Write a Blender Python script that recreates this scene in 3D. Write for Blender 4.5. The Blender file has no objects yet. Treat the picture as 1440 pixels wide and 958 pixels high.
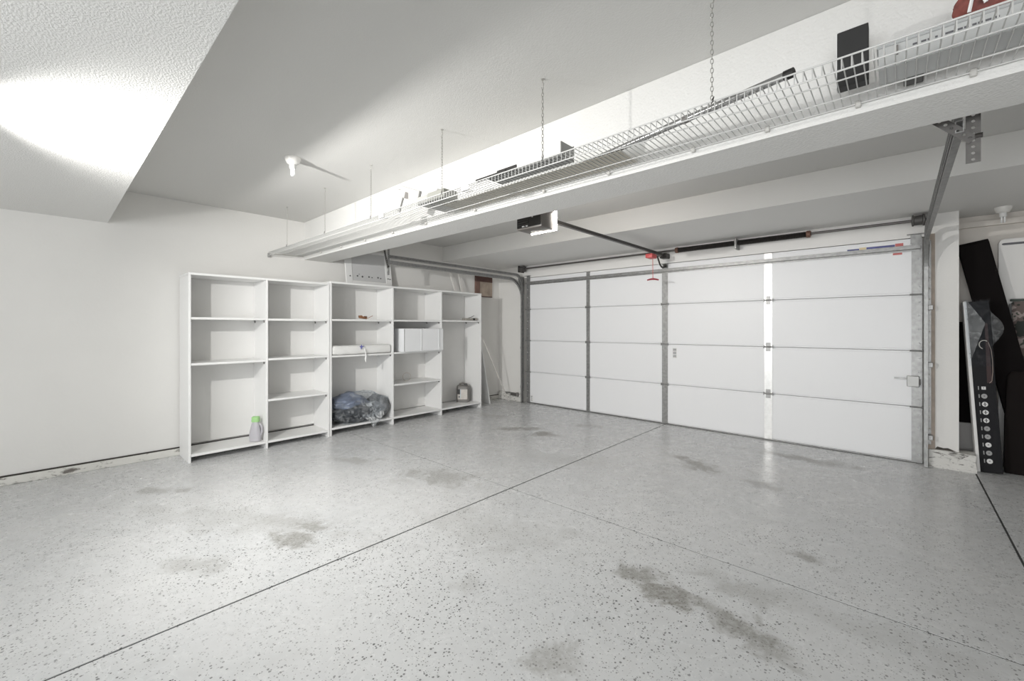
import bpy, bmesh, math, random
from mathutils import Vector, Matrix, noise
random.seed(7)
R = math.radians
scene = bpy.context.scene
COL = scene.collection

# ------------------------------------------------------------------ camera, world, exposure
cd = bpy.data.cameras.new('camera'); cam = bpy.data.objects.new('camera', cd); COL.objects.link(cam)
cd.sensor_fit = 'HORIZONTAL'; cd.sensor_width = 36.0
cd.lens = 36.0 * 597.4 / 1440.0
cd.shift_y = -17.9 / 1440.0
cd.clip_start = 0.02
cam.location = (0, 0, 1.285)
cam.rotation_euler = (R(90), 0, R(42.34))
scene.camera = cam

world = bpy.data.worlds.new('world'); scene.world = world; world.use_nodes = True
world.node_tree.nodes['Background'].inputs[0].default_value = (0.5, 0.5, 0.5, 1)
world.node_tree.nodes['Background'].inputs[1].default_value = 0.05

vs = scene.view_settings
vs.view_transform = 'Standard'; vs.look = 'None'; vs.gamma = 1.0; vs.use_curve_mapping = False
vs.exposure = 0.11
LENS = 46.0            # radiance of the door opener's light lens
# off-camera flash left of the frame, aimed at the door; ceiling fitting added
SPOT_W, SPOT_DEG, SPOT_AIM = 285.0, 143.0, (-3.15, 5.5, .6)
SPOT_LOC = Vector((-2.90, -.36, 2.0))
sl = bpy.data.lights.new('flash_spot_light', 'SPOT'); sl.energy = SPOT_W; sl.spot_size = R(SPOT_DEG); sl.spot_blend = 1.0
sl.shadow_soft_size = .03; sl.color = (1, .985, .955)
slo = bpy.data.objects.new('flash_spot_light', sl); COL.objects.link(slo); slo.location = SPOT_LOC
slo.rotation_euler = (Vector(SPOT_AIM) - SPOT_LOC).to_track_quat('-Z', 'Y').to_euler()
# added soft fill behind the camera, set at an invented rear window
FILL_W = 146.0
al = bpy.data.lights.new('added_rear_fill_light', 'AREA'); al.shape = 'RECTANGLE'; al.size = 4.4; al.size_y = 1.7; al.energy = FILL_W; al.color = (.98, .99, 1.0)
alo = bpy.data.objects.new('added_rear_fill_light', al); COL.objects.link(alo); alo.location = (-.3, -3.36, 1.25); alo.rotation_euler = (R(90), 0, 0)

# ------------------------------------------------------------------ main dimensions (metres)
WX = -5.39             # left wall
DY = 5.56              # door wall (inner face)
ZC = 2.574             # high ceiling
ZN = 2.253             # low ceiling over the camera
YN = 0.384             # its edge
BY0, BY1, ZB = 2.132, 2.441, 2.118   # drop beam
YS, ZS = 4.27, 2.345   # low ceiling over the door
AX, AY = 0.40, 5.95    # alcove: side and back
XR, YR = 3.3, -3.4     # right wall, rear wall

# ------------------------------------------------------------------ materials
MATS = {}
def mat(name, color=(.8, .8, .8), rough=.5, metal=0., bump=0., bscale=80., var=0., vscale=6., spec=.5, emit=None, alpha=None, detail=4.):
    if name in MATS: return MATS[name]
    m = bpy.data.materials.new(name); m.use_nodes = True; MATS[name] = m
    nt = m.node_tree; b = nt.nodes['Principled BSDF']
    b.inputs['Base Color'].default_value = (*color, 1)
    b.inputs['Roughness'].default_value = rough
    b.inputs['Metallic'].default_value = metal
    b.inputs['Specular IOR Level'].default_value = spec
    tc = nt.nodes.new('ShaderNodeTexCoord')
    if var > 0:
        n = nt.nodes.new('ShaderNodeTexNoise'); n.inputs['Scale'].default_value = vscale; n.inputs['Detail'].default_value = 5
        nt.links.new(tc.outputs['Object'], n.inputs['Vector'])
        r = nt.nodes.new('ShaderNodeValToRGB')
        r.color_ramp.elements[0].position = .3; r.color_ramp.elements[1].position = .7
        r.color_ramp.elements[0].color = (*[c * (1 - var) for c in color], 1)
        r.color_ramp.elements[1].color = (*[min(1, c * (1 + var * .5)) for c in color], 1)
        nt.links.new(n.outputs['Fac'], r.inputs['Fac']); nt.links.new(r.outputs['Color'], b.inputs['Base Color'])
    if bump > 0:
        n2 = nt.nodes.new('ShaderNodeTexNoise'); n2.inputs['Scale'].default_value = bscale; n2.inputs['Detail'].default_value = detail
        nt.links.new(tc.outputs['Object'], n2.inputs['Vector'])
        bp = nt.nodes.new('ShaderNodeBump'); bp.inputs['Strength'].default_value = bump; bp.inputs['Distance'].default_value = .01
        nt.links.new(n2.outputs['Fac'], bp.inputs['Height']); nt.links.new(bp.outputs['Normal'], b.inputs['Normal'])
    if emit:
        b.inputs['Emission Color'].default_value = (*emit[0], 1); b.inputs['Emission Strength'].default_value = emit[1]
    return m

def clear_film(name, tint=(.9, .92, .94), fac=.16, lo=.4, hi=2.6):
    m = bpy.data.materials.new(name); m.use_nodes = True; MATS[name] = m
    nt = m.node_tree; nt.nodes.clear()
    o = nt.nodes.new('ShaderNodeOutputMaterial'); mx = nt.nodes.new('ShaderNodeMixShader')
    t = nt.nodes.new('ShaderNodeBsdfTransparent'); t.inputs[0].default_value = (*tint, 1)
    g = nt.nodes.new('ShaderNodeBsdfPrincipled'); g.inputs['Base Color'].default_value = (.75, .77, .78, 1); g.inputs['Roughness'].default_value = .12
    tc = nt.nodes.new('ShaderNodeTexCoord'); n = nt.nodes.new('ShaderNodeTexNoise'); n.inputs['Scale'].default_value = 14; n.inputs['Detail'].default_value = 6; n.inputs['Distortion'].default_value = 1.5
    nt.links.new(tc.outputs['Object'], n.inputs['Vector'])
    bp = nt.nodes.new('ShaderNodeBump'); bp.inputs['Strength'].default_value = .9; bp.inputs['Distance'].default_value = .03
    nt.links.new(n.outputs['Fac'], bp.inputs['Height']); nt.links.new(bp.outputs['Normal'], g.inputs['Normal'])
    mr = nt.nodes.new('ShaderNodeMapRange'); mr.inputs['From Min'].default_value = .45; mr.inputs['From Max'].default_value = .7
    mr.inputs['To Min'].default_value = fac * lo; mr.inputs['To Max'].default_value = min(1, fac * hi)
    nt.links.new(n.outputs['Fac'], mr.inputs['Value']); nt.links.new(mr.outputs['Result'], mx.inputs['Fac'])
    nt.links.new(t.outputs[0], mx.inputs[1]); nt.links.new(g.outputs[0], mx.inputs[2]); nt.links.new(mx.outputs[0], o.inputs[0])
    return m

M_WALL = mat('wall_paint', (.80, .79, .765), .62, bump=.10, bscale=55, var=.03, vscale=1.5)
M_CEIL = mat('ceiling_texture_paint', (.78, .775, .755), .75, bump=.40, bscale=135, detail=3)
M_CEILS = mat('ceiling_smooth_paint', (.78, .775, .755), .7, bump=.12, bscale=90)
M_CURB = None
M_MEL = mat('white_melamine', (.84, .84, .83), .38, bump=.03, bscale=20)
M_MELB = mat('white_backing_board', (.80, .795, .78), .5, var=.02, vscale=3)
M_DOOR = mat('white_door_panel', (.86, .865, .875), .42, bump=.03, bscale=60)
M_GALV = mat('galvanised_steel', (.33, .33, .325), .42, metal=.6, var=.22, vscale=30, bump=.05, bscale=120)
M_GALV_LIT = mat('lamp_glint_steel', (.62, .62, .61), .30, metal=.9, var=.12, vscale=25)
M_DSTEEL = mat('dark_oiled_steel', (.055, .05, .047), .45, metal=.4, var=.3, vscale=40)
M_BLACK = mat('black_plastic', (.018, .017, .016), .42)
M_BLACKM = mat('black_matte_board', (.009, .0075, .0075), .85, spec=.08)
M_GREYPL = mat('grey_plastic', (.19, .18, .17), .45)
M_WIRE = mat('white_coated_wire', (.60, .60, .585), .4)
M_WHITE = mat('white_plastic', (.84, .84, .83), .4)
M_CHAIN = mat('dull_chain_steel', (.42, .41, .39), .4, metal=.7)
M_RED = mat('red_plastic', (.62, .10, .10), .45)
M_WOOD = mat('raw_jamb_wood', (.47, .40, .34), .7, var=.18, vscale=14)
M_BROWN = mat('brown_wood_board', (.43, .35, .285), .6, var=.25, vscale=9)
M_DBROWN = mat('dark_red_brown_wood', (.10, .05, .042), .5, var=.2, vscale=9)
M_CARD = mat('beige_cardboard', (.56, .53, .46), .8, var=.06, vscale=8)
M_RUB = mat('dark_rubber', (.06, .06, .058), .7)
M_INK = mat('grey_print', (.12, .12, .13), .6)

def floor_material():
    m = bpy.data.materials.new('speckled_epoxy_floor'); m.use_nodes = True
    nt = m.node_tree; L = nt.links; N = nt.nodes; b = N['Principled BSDF']
    tc = N.new('ShaderNodeTexCoord'); P = tc.outputs['Object']
    def noisef(scale, detail=5, dist=0., rough=.55):
        n = N.new('ShaderNodeTexNoise'); n.inputs['Scale'].default_value = scale; n.inputs['Detail'].default_value = detail
        n.inputs['Distortion'].default_value = dist; n.inputs['Roughness'].default_value = rough; L.new(P, n.inputs['Vector']); return n
    def math_(op, a, c=None, clamp=False):
        n = N.new('ShaderNodeMath'); n.operation = op; n.use_clamp = clamp
        for i, v in enumerate((a, c)):
            if v is None: continue
            if isinstance(v, (int, float)): n.inputs[i].default_value = v
            else: L.new(v, n.inputs[i])
        return n.outputs[0]
    def mapr(v, a, b2, c, d):
        n = N.new('ShaderNodeMapRange'); n.inputs['From Min'].default_value = a; n.inputs['From Max'].default_value = b2
        n.inputs['To Min'].default_value = c; n.inputs['To Max'].default_value = d; L.new(v, n.inputs['Value']); return n.outputs['Result']
    def mix(f, a, c):
        n = N.new('ShaderNodeMix'); n.data_type = 'RGBA'
        if isinstance(f, float): n.inputs[0].default_value = f
        else: L.new(f, n.inputs[0])
        for i, v in ((6, a), (7, c)):
            if isinstance(v, tuple): n.inputs[i].default_value = (*v, 1)
            else: L.new(v, n.inputs[i])
        return n.outputs[2]
    big = noisef(.9, 6); mid = noisef(7, 6, .4)
    c = mix(mapr(big.outputs['Fac'], .35, .65, 0, 1), (.61, .62, .625), (.67, .675, .675))
    c = mix(mapr(mid.outputs['Fac'], .52, .78, 0, .20), c, (.44, .435, .42))
    # paint flakes: two layers of chips, dark and white
    def chips(scale, size, share):
        v = N.new('ShaderNodeTexVoronoi'); v.inputs['Scale'].default_value = scale; v.inputs['Randomness'].default_value = 1
        L.new(P, v.inputs['Vector'])
        sp = N.new('ShaderNodeSeparateColor'); L.new(v.outputs['Color'], sp.inputs[0])
        a = math_('LESS_THAN', v.outputs['Distance'], math_('MULTIPLY', sp.outputs[1], size)); d = math_('LESS_THAN', sp.outputs[0], share)
        return math_('MULTIPLY', a, d)
    dens = mapr(noisef(1.3, 3).outputs['Fac'], .35, .6, .35, 1.)
    c = mix(math_('MULTIPLY', chips(78, .44, .42), dens), c, (.10, .10, .10))
    c = mix(math_('MULTIPLY', chips(125, .42, .35), dens), c, (.17, .17, .165))
    c = mix(math_('MULTIPLY', chips(88, .42, .20), .8), c, (.72, .72, .71))
    # worn stains (tyre and oil marks), placed where they lie on the slab
    warp = noisef(5.5, 6, .6, .7); fine = noisef(38, 4, .3, .7)
    stains = [(-2.73, 1.01, .20, .09, 30, .75), (-2.78, 1.16, .16, .07, 35, .7), (-3.0, 1.06, .30, .10, 30, .4),
              (-3.13, 4.07, .19, .13, 30, .85), (-3.54, 4.09, .30, .10, 40, .75), (-3.03, 4.77, .20, .10, 20, .45),
              (-1.41, 4.13, .26, .14, -40, .75), (-.69, 5.0, .45, .10, 0, .6), (-.99, 2.06, .17, .10, 10, .8),
              (-.83, 2.03, .20, .09, 0, .9), (-.50, 2.02, .16, .10, -10, .8), (-.66, 2.05, .22, .05, 0, .6), (-.41, 1.95, .14, .07, -15, .55),
              (-.38, 2.86, .10, .06, -20, .7), (-1.0, 1.31, .12, .10, 40, .5), (-2.95, 2.28, .30, .20, 20, .55),
              (-3.88, 2.02, .30, .10, 30, .45), (-4.35, .57, .14, .08, 40, .55), (-4.2, .72, .08, .05, 40, .5), (-2.8, .56, .22, .08, 35, .4),
              (-.57, 2.3, .18, .10, 0, .4), (-1.58, 1.42, .10, .08, 0, .3), (-.84, 3.98, .16, .10, -30, .45), (-4.4, 4.37, .25, .15, 0, .4),
              (-1.9, 1.9, .5, .25, 15, .22), (-3.2, .9, .9, .18, 28, .25), (-2.4, 3.4, .5, .2, 20, .22), (-.2, 2.35, .5, .12, 0, .2)]
    tot = None
    for x, y, rx, ry, ang, s in stains:
        mp = N.new('ShaderNodeMapping'); mp.vector_type = 'TEXTURE'
        mp.inputs['Location'].default_value = (x, y, 0); mp.inputs['Rotation'].default_value = (0, 0, R(ang)); mp.inputs['Scale'].default_value = (rx * 1.5, ry * 1.5, 10)
        L.new(P, mp.inputs['Vector'])
        ln = N.new('ShaderNodeVectorMath'); ln.operation = 'LENGTH'; L.new(mp.outputs[0], ln.inputs[0])
        d = math_('ADD', ln.outputs['Value'], mapr(warp.outputs['Fac'], .25, .75, -.75, .75))
        k = math_('MULTIPLY', mapr(d, .80, .30, 0, 1), s)
        tot = k if tot is None else math_('MAXIMUM', tot, k)
    tot = math_('MULTIPLY', tot, mapr(fine.outputs['Fac'], .3, .6, .45, 1.))
    c = mix(math_('MULTIPLY', tot, 1.0, True), c, (.225, .215, .19))
    L.new(c, b.inputs['Base Color'])
    rr = math_('ADD', mapr(mid.outputs['Fac'], .3, .7, .24, .31), math_('MULTIPLY', tot, .25))
    L.new(rr, b.inputs['Roughness']); b.inputs['Specular IOR Level'].default_value = .5
    bp = N.new('ShaderNodeBump'); bp.inputs['Strength'].default_value = .12; bp.inputs['Distance'].default_value = .004
    L.new(noisef(26, 5).outputs['Fac'], bp.inputs['Height']); L.new(bp.outputs['Normal'], b.inputs['Normal'])
    return m

def chipped_material(name, paint, chip, scale=9., amount=.5):
    m = bpy.data.materials.new(name); m.use_nodes = True; nt = m.node_tree; b = nt.nodes['Principled BSDF']; L = nt.links
    tc = nt.nodes.new('ShaderNodeTexCoord'); n = nt.nodes.new('ShaderNodeTexNoise')
    n.inputs['Scale'].default_value = scale; n.inputs['Detail'].default_value = 9; n.inputs['Roughness'].default_value = .68; n.inputs['Distortion'].default_value = .5
    mp = nt.nodes.new('ShaderNodeMapping'); mp.inputs['Scale'].default_value = (1, 1, 2.2)
    L.new(tc.outputs['Object'], mp.inputs[0]); L.new(mp.outputs[0], n.inputs['Vector'])
    r = nt.nodes.new('ShaderNodeValToRGB'); e = r.color_ramp.elements
    e[0].position = amount; e[0].color = (*paint, 1); e[1].position = amount + .10; e[1].color = (*chip, 1)
    L.new(n.outputs['Fac'], r.inputs['Fac']); L.new(r.outputs['Color'], b.inputs['Base Color'])
    bp = nt.nodes.new('ShaderNodeBump'); bp.inputs['Strength'].default_value = .5; bp.inputs['Distance'].default_value = .01; bp.invert = True
    L.new(n.outputs['Fac'], bp.inputs['Height']); L.new(bp.outputs['Normal'], b.inputs['Normal']); b.inputs['Roughness'].default_value = .7
    return m
M_FLOOR = floor_material()
M_CURB = chipped_material('chipped_painted_curb', (.72, .71, .67), (.16, .145, .13), 9., .545)
M_BLOCK = chipped_material('chipped_painted_concrete', (.70, .69, .66), (.17, .16, .15), 16., .53)

# ------------------------------------------------------------------ mesh helpers
class MB:
    def __init__(s): s.bm = bmesh.new()
    def box(s, x0, x1, y0, y1, z0, z1, mtx=None):
        v = [s.bm.verts.new(Vector((x, y, z))) for x in (x0, x1) for y in (y0, y1) for z in (z0, z1)]
        if mtx: 
            for q in v: q.co = mtx @ q.co
        for f in ((0, 1, 3, 2), (4, 6, 7, 5), (0, 4, 5, 1), (2, 3, 7, 6), (0, 2, 6, 4), (1, 5, 7, 3)): s.bm.faces.new([v[i] for i in f])
        return s
    def tube(s, pts, r, seg=8, cap=True):
        pts = [Vector(p) for p in pts]; rings = []; up = None
        n = len(pts)
        for i, p in enumerate(pts):
            t = (pts[min(i + 1, n - 1)] - pts[max(i - 1, 0)]).normalized()
            if up is None:
                up = Vector((0, 0, 1)) if abs(t.z) < .9 else Vector((1, 0, 0))
            a = t.cross(up).normalized(); up = a.cross(t).normalized()
            rr = r[i] if isinstance(r, (list, tuple)) else r
            rings.append([s.bm.verts.new(p + (a * math.cos(2 * math.pi * k / seg) + up * math.sin(2 * math.pi * k / seg)) * rr) for k in range(seg)])
        for a, c in zip(rings, rings[1:]):
            for k in range(seg): s.bm.faces.new((a[k], a[(k + 1) % seg], c[(k + 1) % seg], c[k]))
        if cap: s.bm.faces.new(rings[0][::-1]); s.bm.faces.new(rings[-1])
        return s
    def lathe(s, prof, axis='Z', c=(0, 0, 0), seg=20, sx=1., sy=1.):
        c = Vector(c); rings = []
        for r, h in prof:
            ring = []
            for k in range(seg):
                a = 2 * math.pi * k / seg; p, q = r * math.cos(a) * sx, r * math.sin(a) * sy
                ring.append(s.bm.verts.new(c + (Vector((p, q, h)) if axis == 'Z' else Vector((h, p, q)) if axis == 'X' else Vector((q, h, p)))))
            rings.append(ring)
        for a, d in zip(rings, rings[1:]):
            for k in range(seg): s.bm.faces.new((a[k], a[(k + 1) % seg], d[(k + 1) % seg], d[k]))
        s.bm.faces.new(rings[0][::-1]); s.bm.faces.new(rings[-1])
        return s
    def sections(s, secs, seg=24, power=3., mtx=None):
        """stack of superellipse sections (z, half width x, half width y, centre x)"""
        rings = []
        for z, a, b_, cx in secs:
            ring = []
            for k in range(seg):
                t = 2 * math.pi * k / seg; ct, st = math.cos(t), math.sin(t)
                p = Vector((cx + a * math.copysign(abs(ct) ** (2 / power), ct), b_ * math.copysign(abs(st) ** (2 / power), st), z))
                ring.append(s.bm.verts.new(mtx @ p if mtx else p))
            rings.append(ring)
        for a, d in zip(rings, rings[1:]):
            for k in range(seg): s.bm.faces.new((a[k], a[(k + 1) % seg], d[(k + 1) % seg], d[k]))
        s.bm.faces.new(rings[0][::-1]); s.bm.faces.new(rings[-1])
        return s
    def prism(s, poly, z0, z1, mtx=None):
        """polygon in XY extruded along Z"""
        lo = [s.bm.verts.new((mtx or Matrix()) @ Vector((x, y, z0))) for x, y in poly]
        hi = [s.bm.verts.new((mtx or Matrix()) @ Vector((x, y, z1))) for x, y in poly]
        s.bm.faces.new(lo[::-1]); s.bm.faces.new(hi); n = len(poly)
        for i in range(n): s.bm.faces.new((lo[i], lo[(i + 1) % n], hi[(i + 1) % n], hi[i]))
        return s
    def punched(s, length, width, t, pitch, hr, mtx=None):
        """flat strip along Z (width along X, thickness along Y) with round holes"""
        n = max(1, int(round(length / pitch))); p = length / n; w = width / 2; M = mtx or Matrix()
        cache = {}
        def V(x, y, z):
            k = (round(x, 5), round(y, 5), round(z, 5))
            if k not in cache: cache[k] = s.bm.verts.new(M @ Vector((x, y, z)))
            return cache[k]
        def face(vs_):
            try: s.bm.faces.new(vs_)
            except ValueError: pass
        for i in range(n):
            z0, z1 = i * p, (i + 1) * p; zc = (z0 + z1) / 2
            out = [(w, zc), (w, z1), (0, z1), (-w, z1), (-w, zc), (-w, z0), (0, z0), (w, z0)]
            inn = [(hr * math.cos(k * math.pi / 4), zc + hr * math.sin(k * math.pi / 4)) for k in range(8)]
            for k in range(8):
                a, b_ = out[k], out[(k + 1) % 8]; c, d = inn[k], inn[(k + 1) % 8]
                for y, fl in ((-t / 2, 1), (t / 2, -1)):
                    q = [V(a[0], y, a[1]), V(b_[0], y, b_[1]), V(d[0], y, d[1]), V(c[0], y, c[1])]
                    face(q[::fl])
                face([V(c[0], -t / 2, c[1]), V(d[0], -t / 2, d[1]), V(d[0], t / 2, d[1]), V(c[0], t / 2, c[1])])
            for x in (-w, w):
                for za, zb in ((z0, zc), (zc, z1)): face([V(x, -t / 2, za), V(x, -t / 2, zb), V(x, t / 2, zb), V(x, t / 2, za)])
        for z in (0, length):
            for xa, xb in ((-w, 0), (0, w)): face([V(xa, -t / 2, z), V(xb, -t / 2, z), V(xb, t / 2, z), V(xa, t / 2, z)])
        return s
    def bevel(s, w, seg=2):
        bmesh.ops.bevel(s.bm, geom=list(s.bm.edges), offset=w, segments=seg, affect='EDGES', profile=.5, clamp_overlap=True); return s
    def mesh(s, name, m, smooth=False):
        bmesh.ops.recalc_face_normals(s.bm, faces=s.bm.faces)
        me = bpy.data.meshes.new(name); s.bm.to_mesh(me); s.bm.free()
        me.materials.append(m)
        if smooth:
            me.polygons.foreach_set('use_smooth', [True] * len(me.polygons))
            try: me.set_sharp_from_angle(angle=R(38))
            except Exception: pass
        return me
    def obj(s, name, m, parent=None, smooth=False):
        o = bpy.data.objects.new(name, s.mesh(name, m, smooth)); COL.objects.link(o)
        if parent: o.parent = parent; o.matrix_parent_inverse = parent.matrix_world.inverted()
        return o

def inst(name, me, parent=None, mtx=None):
    o = bpy.data.objects.new(name, me); COL.objects.link(o)
    if mtx is not None: o.matrix_world = mtx
    if parent:
        o.parent = parent; o.matrix_parent_inverse = parent.matrix_world.inverted()
    return o
def tag(o, label, cat, group=None):
    o['label'] = label; o['category'] = cat
    if group: o['group'] = group
    return o
def thing(name, label, cat, loc=(0, 0, 0), group=None):
    o = bpy.data.objects.new(name, None); COL.objects.link(o); o.matrix_world = Matrix.Translation(loc); o.empty_display_size = .1
    return tag(o, label, cat, group)
def struct(o, label=None):
    o['kind'] = 'structure'
    if label: o['label'] = label
    return o
def box(name, x0, x1, y0, y1, z0, z1, m, parent=None, bev=0., seg=1):
    b = MB().box(x0, x1, y0, y1, z0, z1)
    if bev: b.bevel(bev, seg)
    return b.obj(name, m, parent)
T = Matrix.Translation
def rot(a, ax): return Matrix.Rotation(R(a), 4, ax)

# ------------------------------------------------------------------ room shell
fl = struct(box('floor', WX - .2, XR + .2, YR - .2, AY + .2, -.30, -.06, mat('joint_filler', (.04, .04, .04), .9)), 'grey speckled epoxy garage floor with saw-cut joints')
xs = [WX - .1, -2.30, .50, XR + .1]; ys = [YR - .1, 2.507, AY + .1]
for i in range(3):
    for j in range(2):
        gx0 = .006 if i else 0; gx1 = .006 if i < 2 else 0; gy0 = .004 if j else 0; gy1 = .004 if j == 0 else 0
        b = MB().box(xs[i] + gx0, xs[i + 1] - gx1, ys[j] + gy0, ys[j + 1] - gy1, -.06, 0)
        b.obj('slab', M_FLOOR, fl)
M_JF = MATS['joint_filler']
for x in xs[1:3]: box('joint', x - .006, x + .006, ys[0], ys[2], -.06, -.003, M_JF, fl)
for x0, x1 in ((xs[0], xs[1] - .006), (xs[1] + .006, xs[2] - .006), (xs[2] + .006, xs[3])): box('joint', x0, x1, ys[1] - .004, ys[1] + .004, -.06, -.002, M_JF, fl)

struct(box('wall_left', WX - .15, WX, YR - .15, AY + .15, -.05, ZC + .2, M_WALL), 'off-white painted left wall')
struct(box('wall_rear', WX, XR, YR - .15, YR, -.05, ZC + .2, M_WALL))
wn = struct(MB().box(-2.58, 1.98, YR, YR + .03, .33, .40).box(-2.58, 1.98, YR, YR + .03, 2.10, 2.17).box(-2.58, -2.51, YR, YR + .03, .40, 2.10).box(1.91, 1.98, YR, YR + .03, .40, 2.10).obj('added_window_1', M_WHITE), 'added wide white window frame around the rear fill light')  # invented unseen window, gives the rear fill light a frame
box('pane', -2.51, 1.91, YR + .001, YR + .01, .40, 2.10, mat('added_window_glass', (.75, .78, .80), .1), wn)
struct(box('wall_right', XR, XR + .15, YR - .15, AY + .15, -.05, ZC + .2, M_WALL))
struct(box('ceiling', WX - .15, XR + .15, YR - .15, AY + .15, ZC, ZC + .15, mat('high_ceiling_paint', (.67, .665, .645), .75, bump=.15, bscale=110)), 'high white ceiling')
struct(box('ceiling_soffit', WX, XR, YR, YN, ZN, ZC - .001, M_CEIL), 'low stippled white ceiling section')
struct(box('ceiling_beam', WX, XR, BY0, BY1, ZB, ZC - .001, mat('beam_textured_paint', (.78, .775, .755), .7, bump=.3, bscale=85, detail=2)), 'white drop beam across the garage')
struct(box('ceiling_soffit', WX, XR, YS, AY, ZS, ZC - .001, M_CEILS), 'low ceiling section above the garage door')
# door wall: left pier, header, right pier with alcove side
wf = struct(box('wall_front', WX, -4.80, DY, DY + .15, -.05, ZS - .001, M_WALL), 'off-white pier left of the garage door')
struct(box('wall_front', -4.80, .215, DY + .0005, DY + .15, 2.143, ZS - .001, mat('header_paint', (.80, .79, .77), .6, bump=.05)), 'painted header above the garage door')
struct(box('wall_front', .215, AX, DY, AY, -.05, ZS - .001, M_WALL), 'off-white pier right of the garage door')
struct(box('wall_alcove', AX, XR, AY, AY + .15, -.05, ZS - .001, mat('alcove_paint', (.72, .68, .63), .65, bump=.1, bscale=55)), 'beige wall at the back of the alcove')
struct(box('wall_outside', -4.80, .215, DY + .10, DY + .15, -.05, 2.155, M_WALL))
struct(box('trim_1', AX + .001, XR, AY - .045, AY, 2.235, 2.285, mat('alcove_trim_paint', (.70, .66, .61), .6)), 'painted ledge high on the alcove wall')
# wooden jambs of the door opening
struct(box('trim_2', .200, .246, DY - .012, DY + .002, .15, 2.16, M_WOOD), 'bare wooden jamb strip beside the right track')
struct(box('trim_3', -4.842, -4.80, DY - .008, DY + .002, .15, 2.16, M_WALL), 'painted jamb strip beside the left track')
# low curbs of the stem wall
struct(MB().box(WX, WX + .022, YR, DY, 0, .068).bevel(.004, 1).obj('baseboard_left', M_CURB), 'low chipped painted curb along the left wall')
struct(box('baseboard_left_gap', WX, WX + .014, YR, DY, .068, .080, mat('dark_gap', (.05, .045, .04), .9)))
struct(MB().box(WX + .022, -4.82, DY - .035, DY, 0, .150).bevel(.012, 2).obj('baseboard_front', M_BLOCK), 'chipped concrete curb under the left pier')
blk = MB().box(.205, .505, DY - .05, DY + .11, 0, .158)
bmesh.ops.subdivide_edges(blk.bm, edges=list(blk.bm.edges), cuts=5, use_grid_fill=True)
for v in blk.bm.verts:
    if v.co.z > .01:
        d = noise.noise(v.co * 9) * .012
        v.co += Vector((d if v.co.x > .45 else 0, -abs(d) * .6 if v.co.y < DY else 0, d if v.co.z > .14 else 0))
struct(blk.obj('baseboard_pier', M_BLOCK, smooth=True), 'chipped concrete curb block under the right pier')
chipm = mat('bare_dark_concrete', (.09, .08, .07), .9, var=.4, vscale=40)
b = MB(); b.prism([(.245, .160), (.262, .186), (.30, .178), (.33, .183), (.362, .170), (.385, .159), (.36, .150), (.30, .152)], 0, .004, T((0, DY - .0005, 0)) @ rot(90, 'X'))
struct(b.obj('trim_4', chipm), 'broken dark patch of missing plaster above the curb block')

# ------------------------------------------------------------------ garage door
door = bpy.data.objects.new('door_1', None); COL.objects.link(door); door.location = (-2.285, DY, 0); bpy.context.view_layer.update()
struct(door, 'white sectional garage door with galvanised stiles'); door['category'] = 'garage door'
rows = [(.016, .531), (.535, 1.065), (1.069, 1.598), (1.602, 2.138)]
stx = [(-4.727, -4.652), (-3.530, -3.470), (-2.348, -2.270), (-1.144, -1.066), (.087, .162)]
for ri, (z0, z1) in enumerate(rows):
    sec = MB().box(-4.727, .162, DY + .012, DY + .052, z0, z1).bevel(.004, 1).obj('door_section', M_DOOR, door)
    for a, c in zip(stx, stx[1:]):
        x0, x1 = a[1] - .004, c[0] + .004
        MB().box(x0, x1, DY + .004, DY + .0119, z0 + .016, z1 - .014).bevel(.003, 1).obj('insulation_panel', M_DOOR, sec)
    for si, (x0, x1) in enumerate(stx):
        end = si in (0, 4)
        if end:
            xm = x0 + (x1 - x0) * (.45 if si == 4 else .55); pa, pb = (xm, x1) if si == 4 else (x0, xm)
            b = MB().punched(z1 - z0 - .004, pb - pa, .003, .13, .0095, T(((pa + pb) / 2, DY + .0015, z0 + .002))).box(*((x0, xm) if si == 4 else (xm, x1)), DY, DY + .003, z0 + .002, z1 - .002)
            b.box(x0, x0 + .004, DY + .0042, DY + .0119, z0 + .002, z1 - .002)
        else:
            b = MB().box(x0, x1, DY - .001, DY + .0119, z0 + .002, z1 - .002)
            for k in (.18, .22, .5, .54, .8, .84):
                b.lathe([(.0035, 0), (.0035, .0015)], 'Y', ((x0 + x1) / 2 + .004, DY - .0028, z0 + (z1 - z0) * k), 8)
        b.obj('stile', M_GALV_LIT if si == 3 else M_GALV, sec)  # fourth stile paler: the lamp's reflection is put into its steel colour
# hinges between sections
for zi, zj in enumerate((.533, 1.067, 1.600)):
    for si, (x0, x1) in enumerate(stx):
        xc = (x0 + x1) / 2; w = (x1 - x0) / 2
        h = MB()
        if si in (0, 4):
            poly = [(-w * .95, -.012), (-w * .95, -.05), (-w * .35, -.078), (w * .35, -.078), (w * .95, -.05), (w * .95, -.012), (w * .95, .012), (w * .95, .05), (w * .35, .078), (-w * .35, .078), (-w * .95, .05), (-w * .95, .012)]
            h.prism(poly, 0, .003, T((xc, DY - .0005, zj)) @ rot(90, 'X'))
            h.tube([(x0 - .012, DY - .014, zj), (x1 + .025, DY - .014, zj)], .0075, 8)
            h.box(x0 + .006, x1 - .006, DY - .014, DY - .003, zj - .008, zj + .008)
        else:
            h.prism([(-w * .6, -.05), (w * .6, -.05), (w * .6, .05), (-w * .6, .05)], 0, .003, T((xc, DY - .0015, zj)) @ rot(90, 'X'))
            h.tube([(x0 - .010, DY - .012, zj), (x1 + .010, DY - .012, zj)], .008, 8)
            for q in (x0 - .008, x1 + .001): h.box(q, q + .007, DY - .022, DY - .002, zj - .016, zj + .016)
        h.obj('hinge', M_GALV, door)
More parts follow.
